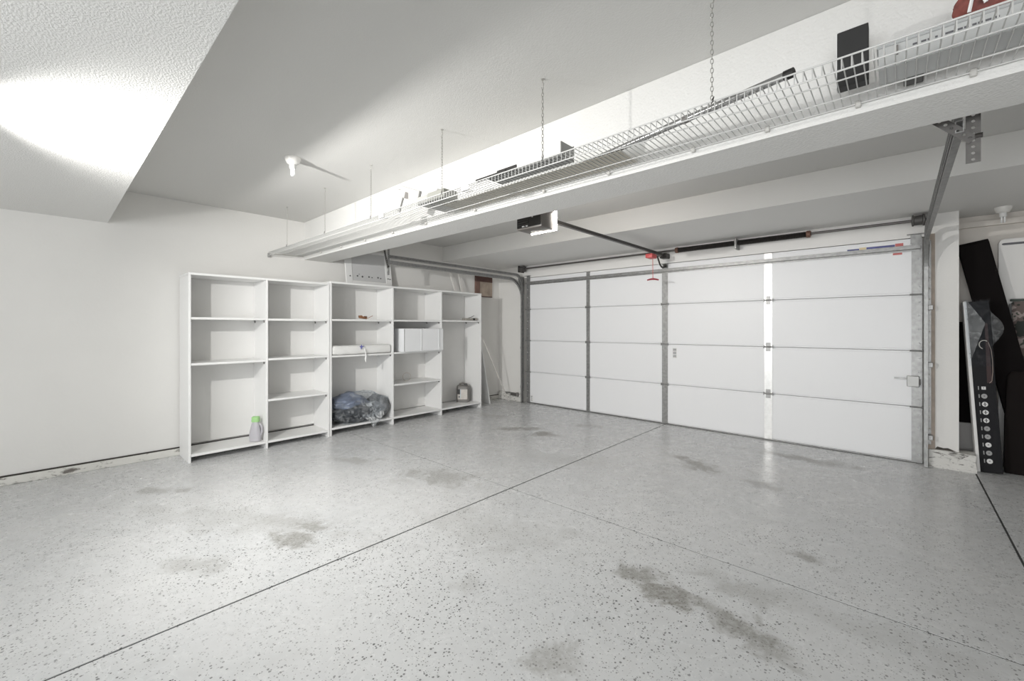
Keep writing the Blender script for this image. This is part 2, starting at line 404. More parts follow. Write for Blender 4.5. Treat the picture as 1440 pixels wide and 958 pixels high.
# bottom seal and retainer
box('bottom_retainer', -4.727, .162, DY + .006, DY + .05, .006, .016, M_GALV, door)
box('bottom_seal', -4.727, .162, DY + .012, DY + .046, .0, .006, M_RUB, door)
# top strut
b = MB(); zst = 2.043
b.prism([(-.030, 0), (-.030, .003), (-.016, .003), (-.012, .045), (.012, .045), (.016, .003), (.030, .003), (.030, 0)], 0, 4.86,
        Matrix(((0, 0, 1, -4.715), (0, -1, 0, DY - .003), (1, 0, 0, zst), (0, 0, 0, 1))))
b.obj('top_strut', M_GALV, door)
for x in (.10, -4.70):
    br = MB().box(x - .02, x + .055, DY - .006, DY - .003, 2.08, 2.17).box(x - .045, x + .075, DY - .05, DY - .003, 2.168, 2.172)
    br.obj('top_bracket', M_GALV, door)
# slide lock
lk = MB().box(.055, .140, DY - .034, DY - .003, .727, .828).bevel(.004, 1).obj('slide_lock', mat('lock_steel', (.42, .42, .41), .45, metal=.5), door)
MB().box(-.035, .055, DY - .026, DY - .014, .792, .808).obj('lock_bolt', M_GALV, lk)
MB().box(.140, .150, DY - .03, DY - .01, .745, .80).obj('lock_catch', M_DSTEEL, lk)
# stickers on the door
blue = mat('blue_sticker', (.085, .095, .28), .4, var=.35, vscale=30); red = mat('red_sticker', (.55, .13, .12), .4); yel = mat('yellow_sticker', (.75, .62, .38), .4)
Yst = DY + .0025
for x0, x1, z0, z1, m in ((-.395, -.300, 2.074, 2.088, blue), (-.298, -.245, 2.073, 2.096, yel), (-.243, -.030, 2.074, 2.094, blue), (-.028, .030, 2.074, 2.102, red), (-.045, .022, 1.992, 2.011, red)):
    box('sticker', x0, x1, Yst, DY + .0041, z0, z1, m, door)
st = box('paper_label', -2.205, -2.150, Yst, DY + .0041, .885, 1.02, mat('white_paper', (.78, .78, .77), .6), door)
for k, (z, w) in enumerate(((1.000, .022), (.984, .022), (.960, .022), (.942, .022), (.918, .022), (.900, .022))): box('print_line', -2.200, -2.178 + w * .9, Yst - .0006, Yst, z, z + .009, M_INK, st)
st = box('paper_label', -4.640, -4.585, Yst, DY + .0041, .035, .135, MATS['white_paper'], door)
for z, x1 in ((.118, -4.60), (.104, -4.615), (.085, -4.605), (.066, -4.62), (.050, -4.60)): box('print_line', -4.633, x1, Yst - .0006, Yst, z, z + .007, M_INK, st)

# ------------------------------------------------------------------ tracks
def channel(pts, nrm_of, parent, name, m, w=.05, d=.026):
    """C-channel swept in the YZ plane; pts list of (y, z); opens along X"""
    b = MB(); n = len(pts); secs = []
    for i, (y, z) in enumerate(pts):
        a = pts[max(i - 1, 0)]; c = pts[min(i + 1, n - 1)]; t = Vector((c[0] - a[0], c[1] - a[1])).normalized(); nn = Vector((-t.y, t.x))
        sec = []
        s = nrm_of['side']; x = nrm_of['x']
        for px, pn in ((d, -w / 2), (d, -w / 2 + .012), (d - .0035, -w / 2 + .012), (d - .0035, -w / 2 + .0035), (.0035, -w / 2 + .0035), (.0035, w / 2 - .0035), (d - .0035, w / 2 - .0035), (d - .0035, w / 2 - .012), (d, w / 2 - .012), (d, w / 2), (0, w / 2), (0, -w / 2)):
            sec.append(b.bm.verts.new((x + s * px, y + nn.x * pn, z + nn.y * pn)))
        secs.append(sec)
    for p, q in zip(secs, secs[1:]):
        for k in range(12): b.bm.faces.new((p[k], p[(k + 1) % 12], q[(k + 1) % 12], q[k]))
    b.bm.faces.new(secs[0]); b.bm.faces.new(secs[-1][::-1])
    return b.obj(name, m, parent)

def track(side, x, yend, label):
    t = thing('door_track', label, 'door track', (x, DY - .08, 0), 'overhead door tracks')
    yv = DY - .085; zc_, r = 1.78, .32; ztop = zc_ + r
    info = {'side': -side, 'x': x}     # channel opens towards the door opening
    vert = channel([(yv, .004), (yv, zc_)], info, t, 'vertical_track', M_GALV)
    arc = [(yv - r + r * math.cos(a), zc_ + r * math.sin(a)) for a in [i * math.pi / 2 / 14 for i in range(15)]]
    channel(arc + [(yend, ztop + .01)], info, t, 'horizontal_track', M_GALV)
    # upper track of the double-track set and the stiffening angle along it
    zu = ztop + .078; r2 = .16
    arc2 = [(yv - .01 - r2 + r2 * math.cos(a), zu - r2 + r2 * math.sin(a)) for a in [i * math.pi / 2 / 8 for i in range(9)]]
    channel([(yv - .01, 1.86)] + arc2 + [(yend, zu + .006)], {'side': -side, 'x': x + side * .001}, t, 'upper_track', M_GALV, w=.04)
    # flag bracket and jamb angle (punched)
    MB().punched(1.9, .022, .003, .10, .005, T((x + side * .013, DY - .020, .20))).obj('jamb_angle', M_GALV, t)
    fb = MB(); fb.prism([(0, 0), (.07, 0), (.07, .10), (.15, .20), (.15, .30), (0, .30)], 0, .003, Matrix(((0, 0, 1, x + side * .006), (-1, 0, 0, DY - .012), (0, 1, 0, 1.86), (0, 0, 0, 1))))
    fb.obj('flag_bracket', M_GALV, t)
    for z in (.25, .92, 1.45):
        MB().box(min(x, x + side * .035), max(x, x + side * .035), DY - .080, DY - .018, z, z + .045).bevel(.003, 1).obj('track_bracket', M_GALV, t)
    # rear hanger of punched angle: drop leg, diagonal brace, bolt
    hy = yend + .012
    MB().punched(ZC - 1.955, .042, .003, .0255, .0062, T((x + side * .026, hy, 1.955))).obj('drop_hanger', M_GALV if side < 0 else mat('hanger_steel', (.13, .125, .12), .5, metal=.5, var=.2, vscale=30), t)
    dg = MB().punched(.62, .036, .003, .0255, .0062, T((x + side * .026, hy - .006, 2.045)) @ rot(-43 if side > 0 else -20, 'Y'))
    dg.obj('diagonal_hanger', mat('hanger_steel'), t)
    MB().lathe([(.010, 0), (.010, .022)], 'X', (x + side * .03, hy - .002, 2.06), 6).obj('bolt', M_DSTEEL, t)
    return t
track(1, .196, 2.52, 'galvanised garage door track running beside the alcove pier')
track(-1, -4.768, 2.92, 'galvanised garage door track running above the white bookcases')

# ------------------------------------------------------------------ torsion shaft and spring
ts = thing('torsion_assembly', 'dark torsion spring on a steel shaft above the garage door', 'torsion spring', (-2.285, 5.45, 2.285))
zt_, yt_ = 2.283, 5.455
MB().tube([(-4.80, yt_, zt_), (.20, yt_, zt_)], .0125, 10).obj('shaft', mat('shaft_steel', (.16, .15, .145), .4, metal=.7), ts, True)
def spring(x0, x1):
    prof = []; n = int((x1 - x0) / .009)
    for i in range(n + 1):
        prof += [(.026, x0 + (x1 - x0) * i / n), (.0315, x0 + (x1 - x0) * (i + .5) / n)] if i < n else [(.026, x1)]
    MB().lathe(prof, 'X', (0, yt_, zt_ - .004), 12).obj('spring', M_DSTEEL, ts)
spring(-2.09, -1.43); spring(-1.395, -.72)
for x in (-2.105, -.71): MB().lathe([(.033, -.02), (.036, -.015), (.036, .015), (.022, .022)], 'X', (x, yt_, zt_ - .003), 14).obj('spring_cone', mat('cone_metal', (.20, .11, .08), .5, metal=.4), ts)
MB().box(-1.425, -1.40, yt_ - .04, DY - .001, zt_ - .075, zt_ + .045).bevel(.003, 1).obj('centre_bracket', M_GALV, ts)
for s, x in ((-1, -4.755), (1, .165)):
    MB().lathe([(.030, -.05), (.052, -.046), (.052, -.036), (.044, -.030), (.044, .022), (.054, .028), (.054, .04), (.025, .044)], 'X', (x - s * .03, yt_, zt_), 20).obj('cable_drum', mat('drum_metal', (.13, .125, .12), .5, metal=.5), ts)
    box('bearing_plate', x + s * .03, x + s * .034, yt_ - .05, DY - .001, zt_ - .055, zt_ + .055, M_DSTEEL, ts)

# ------------------------------------------------------------------ door opener
op = thing('door_opener', 'dark grey garage door opener hanging behind the drop beam', 'door opener', (-2.285, 2.8, 2.11))
MB().box(-2.42, -2.15, 2.717, 2.90, 2.113, 2.272).bevel(.012, 2).obj('housing', mat('opener_grey', (.13, .12, .11), .4), op, True)
MB().box(-2.412, -2.158, 2.709, 2.7165, 2.128, 2.262).bevel(.003, 1).obj('end_panel', M_BLACK, op)
for z in (2.15, 2.168, 2.186): box('vent_slat', -2.40, -2.28, 2.704, 2.709, z, z + .004, mat('opener_slat', (.05, .05, .048), .4), op)
box('button', -2.35, -2.325, 2.703, 2.709, 2.132, 2.140, M_WHITE, op); box('button', -2.31, -2.29, 2.703, 2.709, 2.132, 2.140, M_WHITE, op)
box('button', -2.245, -2.235, 2.703, 2.709, 2.20, 2.235, M_WHITE, op)
MB().box(-2.418, -2.138, 2.901, 2.917, 2.110, 2.272).bevel(.006, 3).obj('light_lens', mat('lit_lens', (.9, .9, .88), .4, emit=((1, .93, .86), LENS)), op, True)
for x in (-2.40, -2.17):
    MB().punched(ZC - 2.272, .03, .003, .042, .006, T((x, 2.80, 2.272))).obj('hanger_strap', M_GALV, op)
rail = MB().box(-2.300, -2.270, 2.919, 5.50, 2.222, 2.254).obj('rail', mat('rail_steel', (.10, .095, .09), .4, metal=.5), op)
MB().tube([(-2.262, 2.96, 2.238), (-2.262, 5.42, 2.238)], .004, 6).obj('drive_chain', M_DSTEEL, op)
MB().box(-2.33, -2.24, 5.44, DY - .001, 2.198, 2.262).bevel(.006, 1).obj('header_bracket', M_DSTEEL, op)
tr = MB().box(-2.310, -2.260, 5.18, 5.32, 2.197, 2.2215).bevel(.005, 1).obj('trolley', M_GREYPL, op)
arm = [(-2.285, 5.26, 2.205), (-2.285, 5.30, 2.16), (-2.285, 5.345, 2.105), (-2.285, 5.40, 2.075), (-2.285, 5.46, 2.072), (-2.285, 5.51, 2.095)]
MB().tube(arm, .010, 8).obj('door_arm', M_DSTEEL, op, True)
MB().box(-2.305, -2.265, 5.49, DY - .045, 2.08, 2.125).bevel(.004, 1).obj('arm_bracket', M_DSTEEL, op)
MB().box(-2.33, -2.24, 5.01, 5.155, 2.150, 2.203).bevel(.010, 2).obj('release_tag', M_RED, op, True)
cord = MB().tube([(-2.285, 5.13, 2.15), (-2.285, 5.135, 1.90)], .0035, 6).obj('release_cord', M_RED, op)
MB().tube([(-2.345, 5.10, 1.885), (-2.31, 5.12, 1.895), (-2.285, 5.135, 1.898), (-2.26, 5.15, 1.895), (-2.225, 5.17, 1.885)], [.008, .011, .013, .011, .008], 8).obj('pull_handle', mat('dark_red_plastic', (.35, .05, .07), .4), cord, True)

# ------------------------------------------------------------------ ceiling lampholders
def lampholder(loc, label, lit):
    t = thing('ceiling_lampholder', label, 'light fixture', loc, 'bare ceiling lampholders')
    x, y, z = loc
    MB().lathe([(.056, 0), (.056, -.006), (.050, -.026), (.040, -.044), (.026, -.050)], 'Z', loc, 24).obj('base', mat('porcelain', (.80, .79, .76), .35), t, True)
    MB().lathe([(.023, -.050), (.023, -.082), (.019, -.086)], 'Z', loc, 16).obj('socket', M_WHITE, t, True)
    if lit:
        MB().lathe([(.016, -.086), (.016, -.115), (.024, -.135), (.040, -.165), (.050, -.195), (.050, -.215), (.042, -.24), (.026, -.256), (.008, -.262)], 'Z', loc, 20).obj('bulb', mat('lit_bulb', (1, 1, 1), .4, emit=((1, .985, .95), BULB)), t, True)
    else:
        bl = MB()
        for dx, dy in ((-.009, 0), (.009, .002)):
            bl.tube([(x + dx, y - .008, z - .084), (x + dx, y - .008, z - .126), (x + dx, y - .004, z - .133), (x + dx, y + .004, z - .133), (x + dx, y + .008, z - .126), (x + dx, y + .008, z - .084)], .0055, 8)
        bl.obj('bulb', mat('unlit_tube_glass', (.86, .87, .87), .15), t, True)
    return t
lampholder((-3.40, 1.262, ZC), 'white lampholder with a small unlit bulb on the high ceiling', False)
lampholder((.675, 5.665, ZS), 'white lampholder on the ceiling of the dark alcove', False)
sp = thing('added_flash_housing', 'added white bell-shaped housing hung at the flash position', 'light fixture', (SPOT_LOC.x, SPOT_LOC.y - .05, ZN))  # added fitting; the source itself is taken for an off-camera flash
MB().lathe([(.05, 0), (.05, -.01), (.03, -.02)], 'Z', (SPOT_LOC.x, SPOT_LOC.y - .09, ZN), 20).obj('base', M_WHITE, sp, True)
MB().tube([(SPOT_LOC.x, SPOT_LOC.y - .09, ZN - .02), (SPOT_LOC.x, SPOT_LOC.y - .09, SPOT_LOC.z)], .008, 8).obj('stem', M_WHITE, sp, True)
MB().lathe([(.018, -.15), (.022, -.10), (.030, -.075), (.042, -.055), (.050, -.035), (.046, -.034), (.020, -.045)], 'Y', SPOT_LOC, 20).obj('bell', M_WHITE, sp, True)

# ------------------------------------------------------------------ bookcases
XF, XB = -4.965, -5.362
def bookcase(divs, ztop, bays, zb, label):
    t = thing('bookcase', label, 'bookcase', ((XF + XB) / 2, (divs[0] + divs[-1]) / 2, 0), 'open white bookcases')
    th = .020
    n = len(divs)
    for i, y in enumerate(divs):
        y0, y1 = (y, y + th) if i == 0 else (y - th, y) if i == n - 1 else (y - th / 2, y + th / 2)
        MB().box(XB + .004, XF, y0, y1, 0, ztop - .0225).bevel(.0015, 1).obj('side_panel' if i in (0, n - 1) else 'divider', M_MEL, t)
    MB().box(XB, XF + .002, divs[0] - .001, divs[-1] + .001, ztop - .022, ztop).bevel(.0015, 1).obj('top_panel', M_MEL, t)
    for i, levels in enumerate(bays):
        y0 = divs[i] + (th if i == 0 else th / 2) + .001; y1 = divs[i + 1] - (th if i == n - 2 else th / 2) - .001
        MB().box(XB, XB + .0035, y0 - .006, y1 + .006, .10, ztop - .023).obj('back_panel', M_MELB, t)
        MB().box(XB + .012, XF - .002, y0, y1, zb - .024, zb).bevel(.0015, 1).obj('bottom_shelf', M_MEL, t)
        for z in levels:
            sh = MB().box(XB + .006, XF - .004, y0, y1, z - .011, z + .011).bevel(.0015, 1).obj('shelf', M_MEL, t)
            for yy in (y0, y1 - .008):
                for xx in (XF - .05, XB + .05):
                    b = MB().box(xx, xx + .014, yy, yy + .008, z - .036, z - .0115).box(xx - .02, xx + .014, yy, yy + .008, z - .016, z - .0115)
                    b.obj('shelf_bracket', M_GREYPL, sh)
    return t
bookcase([.908, 1.584, 2.256], 1.812, [[1.376, .935], [1.373, .947, .51]], .080, 'white bookcase with two bays, a green-capped bottle in it')
bookcase([2.262, 3.106, 3.914, 4.720], 1.836, [[1.378, .942], [1.381, .946, .519], [1.388]], .095, 'white bookcase with three bays, a plastic bag of cloth in it')

# ------------------------------------------------------------------ things in the bookcases
def rounded(b, w, seg=3): return b.bevel(w, seg)
# detergent bottle
bo = thing('detergent_bottle', 'grey plastic bottle with a green cap on the bottom shelf', 'bottle', (-5.055, 1.500, .081))
Mb = T((-5.055, 1.500, .081)) @ rot(50, 'Z')
silver = mat('silver_grey_plastic', (.46, .45, .48), .28)
MB().sections([(0, .046, .030, 0), (.004, .054, .036, 0), (.05, .058, .038, 0), (.10, .055, .036, 0), (.15, .046, .033, .002), (.19, .038, .028, .004), (.205, .030, .026, .004)], 28, 2.8, Mb).obj('body', silver, bo, True)
MB().tube([Mb @ Vector(p) for p in ((.030, 0, .185), (.056, 0, .17), (.066, 0, .13), (.062, 0, .085), (.050, 0, .06))], .010, 8).obj('handle', silver, bo, True)
MB().sections([(.2055, .037, .030, .004), (.21, .039, .031, .004), (.255, .037, .030, .004), (.262, .030, .024, .004)], 24, 3.2, Mb).obj('cap', mat('green_cap', (.36, .62, .27), .4), bo, True)
# oil jug
jg = thing('oil_jug', 'grey plastic oil jug with a printed label on the bottom shelf', 'jug', (-5.20, 4.535, .096))
Mj = T((-5.20, 4.535, .096)) @ rot(38, 'Z')
MB().sections([(0, .098, .060, 0), (.006, .106, .066, 0), (.20, .106, .066, 0), (.245, .098, .060, 0), (.262, .070, .048, -.02), (.266, .045, .035, -.03)], 28, 4.5, Mj).obj('body', M_GREYPL, jg, True)
MB().tube([Mj @ Vector(p) for p in ((-.06, 0, .26), (-.055, 0, .285), (-.01, 0, .298), (.05, 0, .285), (.075, 0, .245))], .013, 8).obj('handle', M_GREYPL, jg, True)
MB().lathe([(.026, 0), (.026, .032), (.022, .036)], 'Z', Mj @ Vector((.045, 0, .255)), 16).obj('cap', mat('dark_cap', (.09, .09, .09), .4), jg, True)
lb = MB().box(-.078, .082, -.0685, -.0668, .045, .205, Mj).obj('label', mat('pale_label', (.62, .58, .54), .4, var=.15, vscale=22), jg)
MB().box(-.078, -.035, -.0696, -.0686, .125, .205, Mj).obj('label_patch', M_BLACK, lb)
MB().box(-.034, -.022, -.0696, -.0686, .06, .205, Mj).obj('label_stripe', mat('label_blue_grey', (.55, .62, .66), .4), lb)
MB().box(-.06, -.04, -.0696, -.0686, .07, .10, Mj).obj('label_patch', M_INK, lb)

# bag of cloth: wrinkled contents in a clear bag slumped on the bottom shelf
def blob(c, r, amp, freq, m, name, parent, sub=4, rotz=0, power=1., seed=0.):
    b = MB(); bmesh.ops.create_icosphere(b.bm, subdivisions=sub, radius=1)
    Mx = rot(rotz, 'Z')
    for v in b.bm.verts:
        n0 = v.co.normalized(); d = 1 + amp * noise.noise(n0 * freq + Vector((seed, seed, 0))) + amp * .5 * noise.noise(n0 * freq * 2.7 + Vector((0, seed, seed)))
        p = Vector([math.copysign(abs(q) ** power, q) for q in n0]) * d
        v.co = Vector(c) + Mx @ Vector((p.x * r[0], p.y * r[1], p.z * r[2]))
    return b, lambda: b.obj(name, m, parent, True)
bag = thing('plastic_bag', 'clear plastic bag stuffed with blue and dark cloth slumping off the bottom shelf', 'bag', (-5.1, 2.68, .096))
def clampz(b, z, xf=None):
    for v in b.bm.verts:
        if v.co.z < z: v.co.z = z + .1 * max(0, (v.co.z - z + .05)) * .2
        v.co.x = max(v.co.x, XB + .01); v.co.y = min(max(v.co.y, 2.292), 3.088)
b, go = blob((-5.13, 2.57, .33), (.20, .245, .10), .20, 2.2, mat('blue_grey_cloth', (.17, .20, .27), .5, var=.4, vscale=7, bump=.5, bscale=12), 'blue_cloth', bag, rotz=10, seed=3.); clampz(b, .10); 
for v in b.bm.verts: v.co.z += (v.co.y - 2.57) * -.10 + .045 * (1 - min(1, abs(v.co.y - 2.62) / .25))
go()
b, go = blob((-5.12, 2.62, .225), (.19, .28, .125), .22, 2.6, mat('charcoal_cloth', (.045, .05, .06), .3, var=.5, vscale=10, bump=.7, bscale=14), 'dark_cloth', bag, seed=8.); clampz(b, .099); go()
b, go = blob((-5.12, 2.96, .25), (.18, .15, .15), .16, 2.4, mat('grey_cloth', (.22, .23, .24), .4, var=.4, vscale=9, bump=.7, bscale=14), 'grey_cloth', bag, seed=5.); clampz(b, .099); go()
film = clear_film('clear_bag_film', fac=.13)
b, go = blob((-5.11, 2.69, .27), (.215, .40, .20), .16, 3.0, film, 'bag_film', bag, sub=5, seed=1.); clampz(b, .098)
go()
# loose mouth of the bag hanging over the shelf edge
b = MB(); nu, nv = 16, 14; g = []
for i in range(nu + 1):
    row = []
    for j in range(nv + 1):
        s_, t_ = i / nu, j / nv
        y = 2.66 + .30 * s_ + (.5 - s_) * .20 * max(0, t_ - .5) * 2
        if t_ < .5: x = XF - .05 + .075 * (t_ / .5); z = .34 - .17 * (t_ / .5) ** 1.4
        else: x = XF + .025 + .025 * math.sin((t_ - .5) * 6); z = .17 - .145 * (t_ - .5) / .5 * (.55 + .45 * math.sin(math.pi * s_))
        x += .018 * noise.noise(Vector((s_ * 7, t_ * 5, 1))); z += .02 * noise.noise(Vector((s_ * 6, t_ * 5, 4)))
        row.append(b.bm.verts.new((x, y, z)))
    g.append(row)
for i in range(nu):
    for j in range(nv): b.bm.faces.new((g[i][j], g[i + 1][j], g[i + 1][j + 1], g[i][j + 1]))
b.obj('bag_mouth', clear_film('clear_mouth_film', fac=.45), bag, True)

# white wrapped roll with blue knot
rl = thing('wrapped_roll', 'long white wrapped bundle with a blue knot on the middle shelf', 'bundle', (-5.04, 2.68, .954))
b = MB(); b.sections([(0, .055, .052, 0), (.01, .062, .058, 0), (.78, .062, .056, 0), (.79, .052, .050, 0)], 20, 3.4, Matrix(((1, 0, 0, -5.035), (0, 0, 1, 2.288), (0, 1, 0, 1.0125), (0, 0, 0, 1))))
bmesh.ops.subdivide_edges(b.bm, edges=[e for e in b.bm.edges if abs(e.verts[0].co.y - e.verts[1].co.y) > .3], cuts=24)
for v in b.bm.verts:
    if .96 < v.co.z: v.co.z += .008 * noise.noise(v.co * 16)
    v.co.x += .006 * noise.noise(v.co * 20)
b.obj('wrapping', mat('white_quilted_wrap', (.82, .82, .80), .5, bump=.25, bscale=30), rl, True)
kn = MB()
for a in (20, 95, 160, 250): kn.tube([(-4.965, 2.655, 1.045), (-4.955 + .004, 2.655 + .028 * math.cos(R(a)), 1.045 + .030 * math.sin(R(a)))], [.010, .004], 6)
kn.obj('knot', mat('blue_tape', (.14, .15, .42), .5), rl, True)
MB().tube([(-4.960, 2.70, 1.02), (-4.952, 2.705, .97), (-4.948, 2.708, .93), (-4.948, 2.702, .89), (-4.947, 2.706, .855)], [.004, .006, .010, .012, .003], 6).obj('ribbon_end', M_WHITE, rl, True)

# white storage box sticking out of the shelf
wb = thing('storage_box', 'glossy white box sticking out of the shelf', 'box', (-5.12, 3.55, .958))
gl = mat('glossy_white_plastic', (.84, .85, .86), .12)
MB().box(-5.33, -4.905, 3.235, 3.898, .9585, 1.275).bevel(.006, 2).obj('shell', gl, wb, True)
MB().box(-4.9045, -4.900, 3.245, 3.888, .968, 1.265).bevel(.001, 1).obj('front_sheet', gl, wb)
for y, w in ((3.50, .018), (3.80, .026)): MB().box(-4.8995, -4.893, y, y + w, .966, 1.268).bevel(.003, 2).obj('rib', gl, wb, True)
MB().box(-4.9045, -4.901, 3.236, 3.244, .966, 1.268).obj('edge_strip', M_GREYPL, wb)
# small things
lf = thing('dried_leaf', 'curled tan dried leaf with a stem on the upper shelf', 'leaf', (-5.03, 2.72, 1.390))
b = MB(); g = []
for i in range(9):
    row = []
    for j in range(5):
        s_, t_ = i / 8, j / 4 - .5; w = .035 * math.sin(math.pi * min(1, .12 + s_ * .8))
        row.append(b.bm.verts.new((-5.03 + t_ * 2 * w, 2.655 + .11 * s_, 1.394 + .030 * abs(t_ * 2) ** 1.5 + .018 * math.sin(s_ * 9) * abs(t_) + .012 * (1 - s_))))
    g.append(row)
for i in range(8):
    for j in range(4): b.bm.faces.new((g[i][j], g[i + 1][j], g[i + 1][j + 1], g[i][j + 1]))
bmesh.ops.solidify(b.bm, geom=b.bm.faces[:], thickness=.003)
for v in b.bm.verts: v.co.z = max(v.co.z, 1.3893)
b.obj('blade', mat('tan_leaf', (.50, .27, .15), .7, var=.4, vscale=30), lf, True)
MB().tube([(-5.03, 2.755, 1.400), (-5.02, 2.79, 1.415), (-5.01, 2.835, 1.440)], .0035, 6).obj('stem', mat('leaf_stem', (.35, .2, .13), .7), lf)
tb = thing('metal_tool_box', 'small grey metal part with a black switch on the upper shelf', 'hardware', (-5.05, 4.55, 1.399))
MB().box(-5.09, -5.00, 4.415, 4.66, 1.3995, 1.438).bevel(.004, 1).obj('body', mat('dull_grey_metal', (.40, .38, .34), .5, metal=.3), tb)
MB().box(-4.999, -4.99, 4.57, 4.605, 1.404, 1.436).obj('switch', M_BLACK, tb)
MB().tube([(-5.03, 4.50, 1.44), (-5.02, 4.555, 1.455), (-5.01, 4.60, 1.478)], .004, 6).obj('lever', M_DSTEEL, tb)
cl = tag(MB().tube([(-5.15 + .01 * math.cos(a), 3.44 + .058 * math.cos(a), .5925 + .058 * math.sin(a)) for a in [i * 2 * math.pi / 26 for i in range(26)]] + [(-5.14, 3.498, .593)], .0035, 6).obj('wire_loop', mat('beige_cable', (.52, .47, .42), .5)), 'thin beige wire loop standing on the lower shelf', 'wire')

# ------------------------------------------------------------------ things above and beside the bookcases
pf = thing('framed_panel', 'white framed grey panel with a row of dots leaning above the bookcase', 'panel', (-5.27, 2.95, 1.837))
Mp = T((-5.275, 0, 1.8375)) @ rot(-9, 'Y')
MB().box(-.004, .004, 2.70, 3.20, .05, .47, Mp).obj('sheet', mat('pale_grey_sheet', (.62, .62, .62), .45), pf)
for y0, y1, z0, z1, n_ in ((2.615, 2.705, 0, .50, 'frame_post'), (3.195, 3.285, 0, .50, 'frame_post'), (2.705, 3.195, 0, .07, 'frame_rail'), (2.705, 3.195, .46, .50, 'frame_rail')):
    MB().box(-.010, .011, y0, y1, z0, z1, Mp).bevel(.003, 1).obj(n_, M_WHITE, pf)
for y, z, r in ((2.67, .125, .010), (2.775, .135, .012), (2.80, .160, .006), (2.845, .13, .013), (2.94, .135, .012), (2.985, .13, .009), (3.075, .135, .012), (3.115, .128, .010)):
    b = MB().lathe([(r, 0), (r * .8, .003)], 'X', (0, 0, 0), 10); b.bm.transform(Mp @ T((.0045 if y > 2.71 else .0115, y, z))); b.obj('dot', mat('dark_dot', (.10, .10, .10), .5), pf)
for y, z in ((3.235, .215), (3.225, .13), (3.255, .125)):
    MB().box(.0112, .014, y - .012, y + .012, z - .018 if z > .2 else z - .006, z + .018 if z > .2 else z + .006, Mp).obj('slot', M_INK, pf)
for k, (y, a, z1) in enumerate(((4.44, 13, 2.26), (4.575, 6, 2.22))):
    Ms = T((-5.26, y, 1.8375)) @ rot(a, 'X') @ rot(-8, 'Y')
    tag(MB().box(-.006, .006, -.022, .022, 0.004, z1 - 1.8375, Ms).bevel(.002, 1).obj('trim_slat', mat('white_slat_paint', (.80, .78, .75), .5)), 
        ('slim white slat leaning furthest over above the bookcase' if k == 0 else 'slim white slat leaning beside the brown wooden panel'), 'slat')
bp_ = thing('wooden_panel', 'brown wooden panel with a dark top on the wall past the bookcase', 'panel', (WX + .02, 5.2, 1.83))
MB().box(WX + .001, WX + .03, 5.06, 5.36, 1.835, 2.085).bevel(.002, 1).obj('board', M_BROWN, bp_)
MB().box(WX + .001, WX + .034, 4.96, 5.36, 2.0855, 2.20).bevel(.002, 1).obj('top_board', M_DBROWN, bp_)
MB().box(WX + .001, WX + .034, 4.96, 5.058, 1.835, 2.085).bevel(.002, 1).obj('side_board', mat('red_brown_wood', (.22, .13, .105), .6, var=.2, vscale=9), bp_)
MB().box(WX + .001, WX + .032, 5.06, 5.36, 1.823, 1.834).obj('bottom_edge', M_DBROWN, bp_)
# plank leaning on the bookcase end and thin pole
Mk = T((-5.21, 5.03, 0.002)) @ rot(11.5, 'X')
tag(MB().box(-.135, .135, -.009, .009, 0.003, 1.50, Mk).bevel(.002, 1).obj('leaning_plank', mat('white_plank_paint', (.80, .80, .79), .5)), 'wide white plank leaning against the end of the bookcase', 'plank')
tag(MB().tube([(-5.02, 5.42, .009), (-5.00, 4.742, 1.19)], .009, 8).obj('thin_pole', mat('pale_pole', (.66, .63, .60), .5), smooth=True), 'thin pale pole leaning against the bookcase end', 'pole')
# photo-eye bracket on the left pier
pe = thing('safety_sensor', 'grey door safety sensor bracket on the curb beside the left track', 'sensor', (-4.95, DY - .04, .14))
MB().box(-5.20, -4.875, DY - .04, DY - .036, .128, .150).obj('arm', M_GALV, pe)
MB().box(-5.03, -4.90, DY - .085, DY - .0405, .105, .152).bevel(.006, 1).obj('sensor_body', mat('dark_sensor', (.10, .095, .09), .5), pe)
MB().box(-4.905, -4.87, DY - .075, DY - .0405, .090, .165).bevel(.004, 1).obj('mount', M_GREYPL, pe)

# ------------------------------------------------------------------ wire shelf
SY, SZ = 1.735, 2.159; SX0, SX1 = -5.375, .95
ws = thing('wire_shelf', 'long white wire shelf hung along the drop beam', 'wire shelf', ((SX0 + SX1) / 2, SY, SZ))
wm = MB().tube([(0, BY0 - .010, 0), (0, SY + .004, 0), (0, SY, -.004), (0, SY, -.042)], .0021, 5).mesh('wire', M_WIRE, True)
n = int((SX1 - SX0) / .0258)
for i in range(n + 1):
    inst('wire', wm, ws, T((SX0 + i * .0258, 0, SZ)))
for y, z, r in ((SY - .004, SZ - .0015, .0031), (SY - .004, SZ - .042, .0031), (1.879, SZ - .005, .0030), (2.030, SZ - .005, .0030), (BY0 - .012, SZ - .005, .0030)):
    MB().tube([(SX0, y, z), (SX1, y, z)], r, 8).obj('long_rod', M_WIRE, ws, True)
for x in (-4.9, -4.4, -3.9, -3.4, -2.9, -2.3, -1.66, -1.2, -.74, -.425, -.117, .187, .55):
    MB().box(x - .009, x + .009, BY0 - .018, BY0 - .0005, SZ - .020, SZ + .006).bevel(.003, 1).obj('wall_clip', mat('clip_plastic', (.60, .59, .56), .5), ws)
for x in (-2.931, -1.963):
    MB().box(x - .033, x + .033, SY - .009, SY - .0075, SZ - .034, SZ + .022).box(x - .033, x + .033, SY - .009, SY + .03, SZ - .034, SZ - .0325).obj('price_clip', M_WHITE, ws)
MB().box(SX0 - .012, SX0 + .01, SY - .012, SY + .016, SZ - .060, SZ - .012).bevel(.003, 1).obj('end_bracket', mat('clip_grey', (.33, .33, .32), .5), ws)
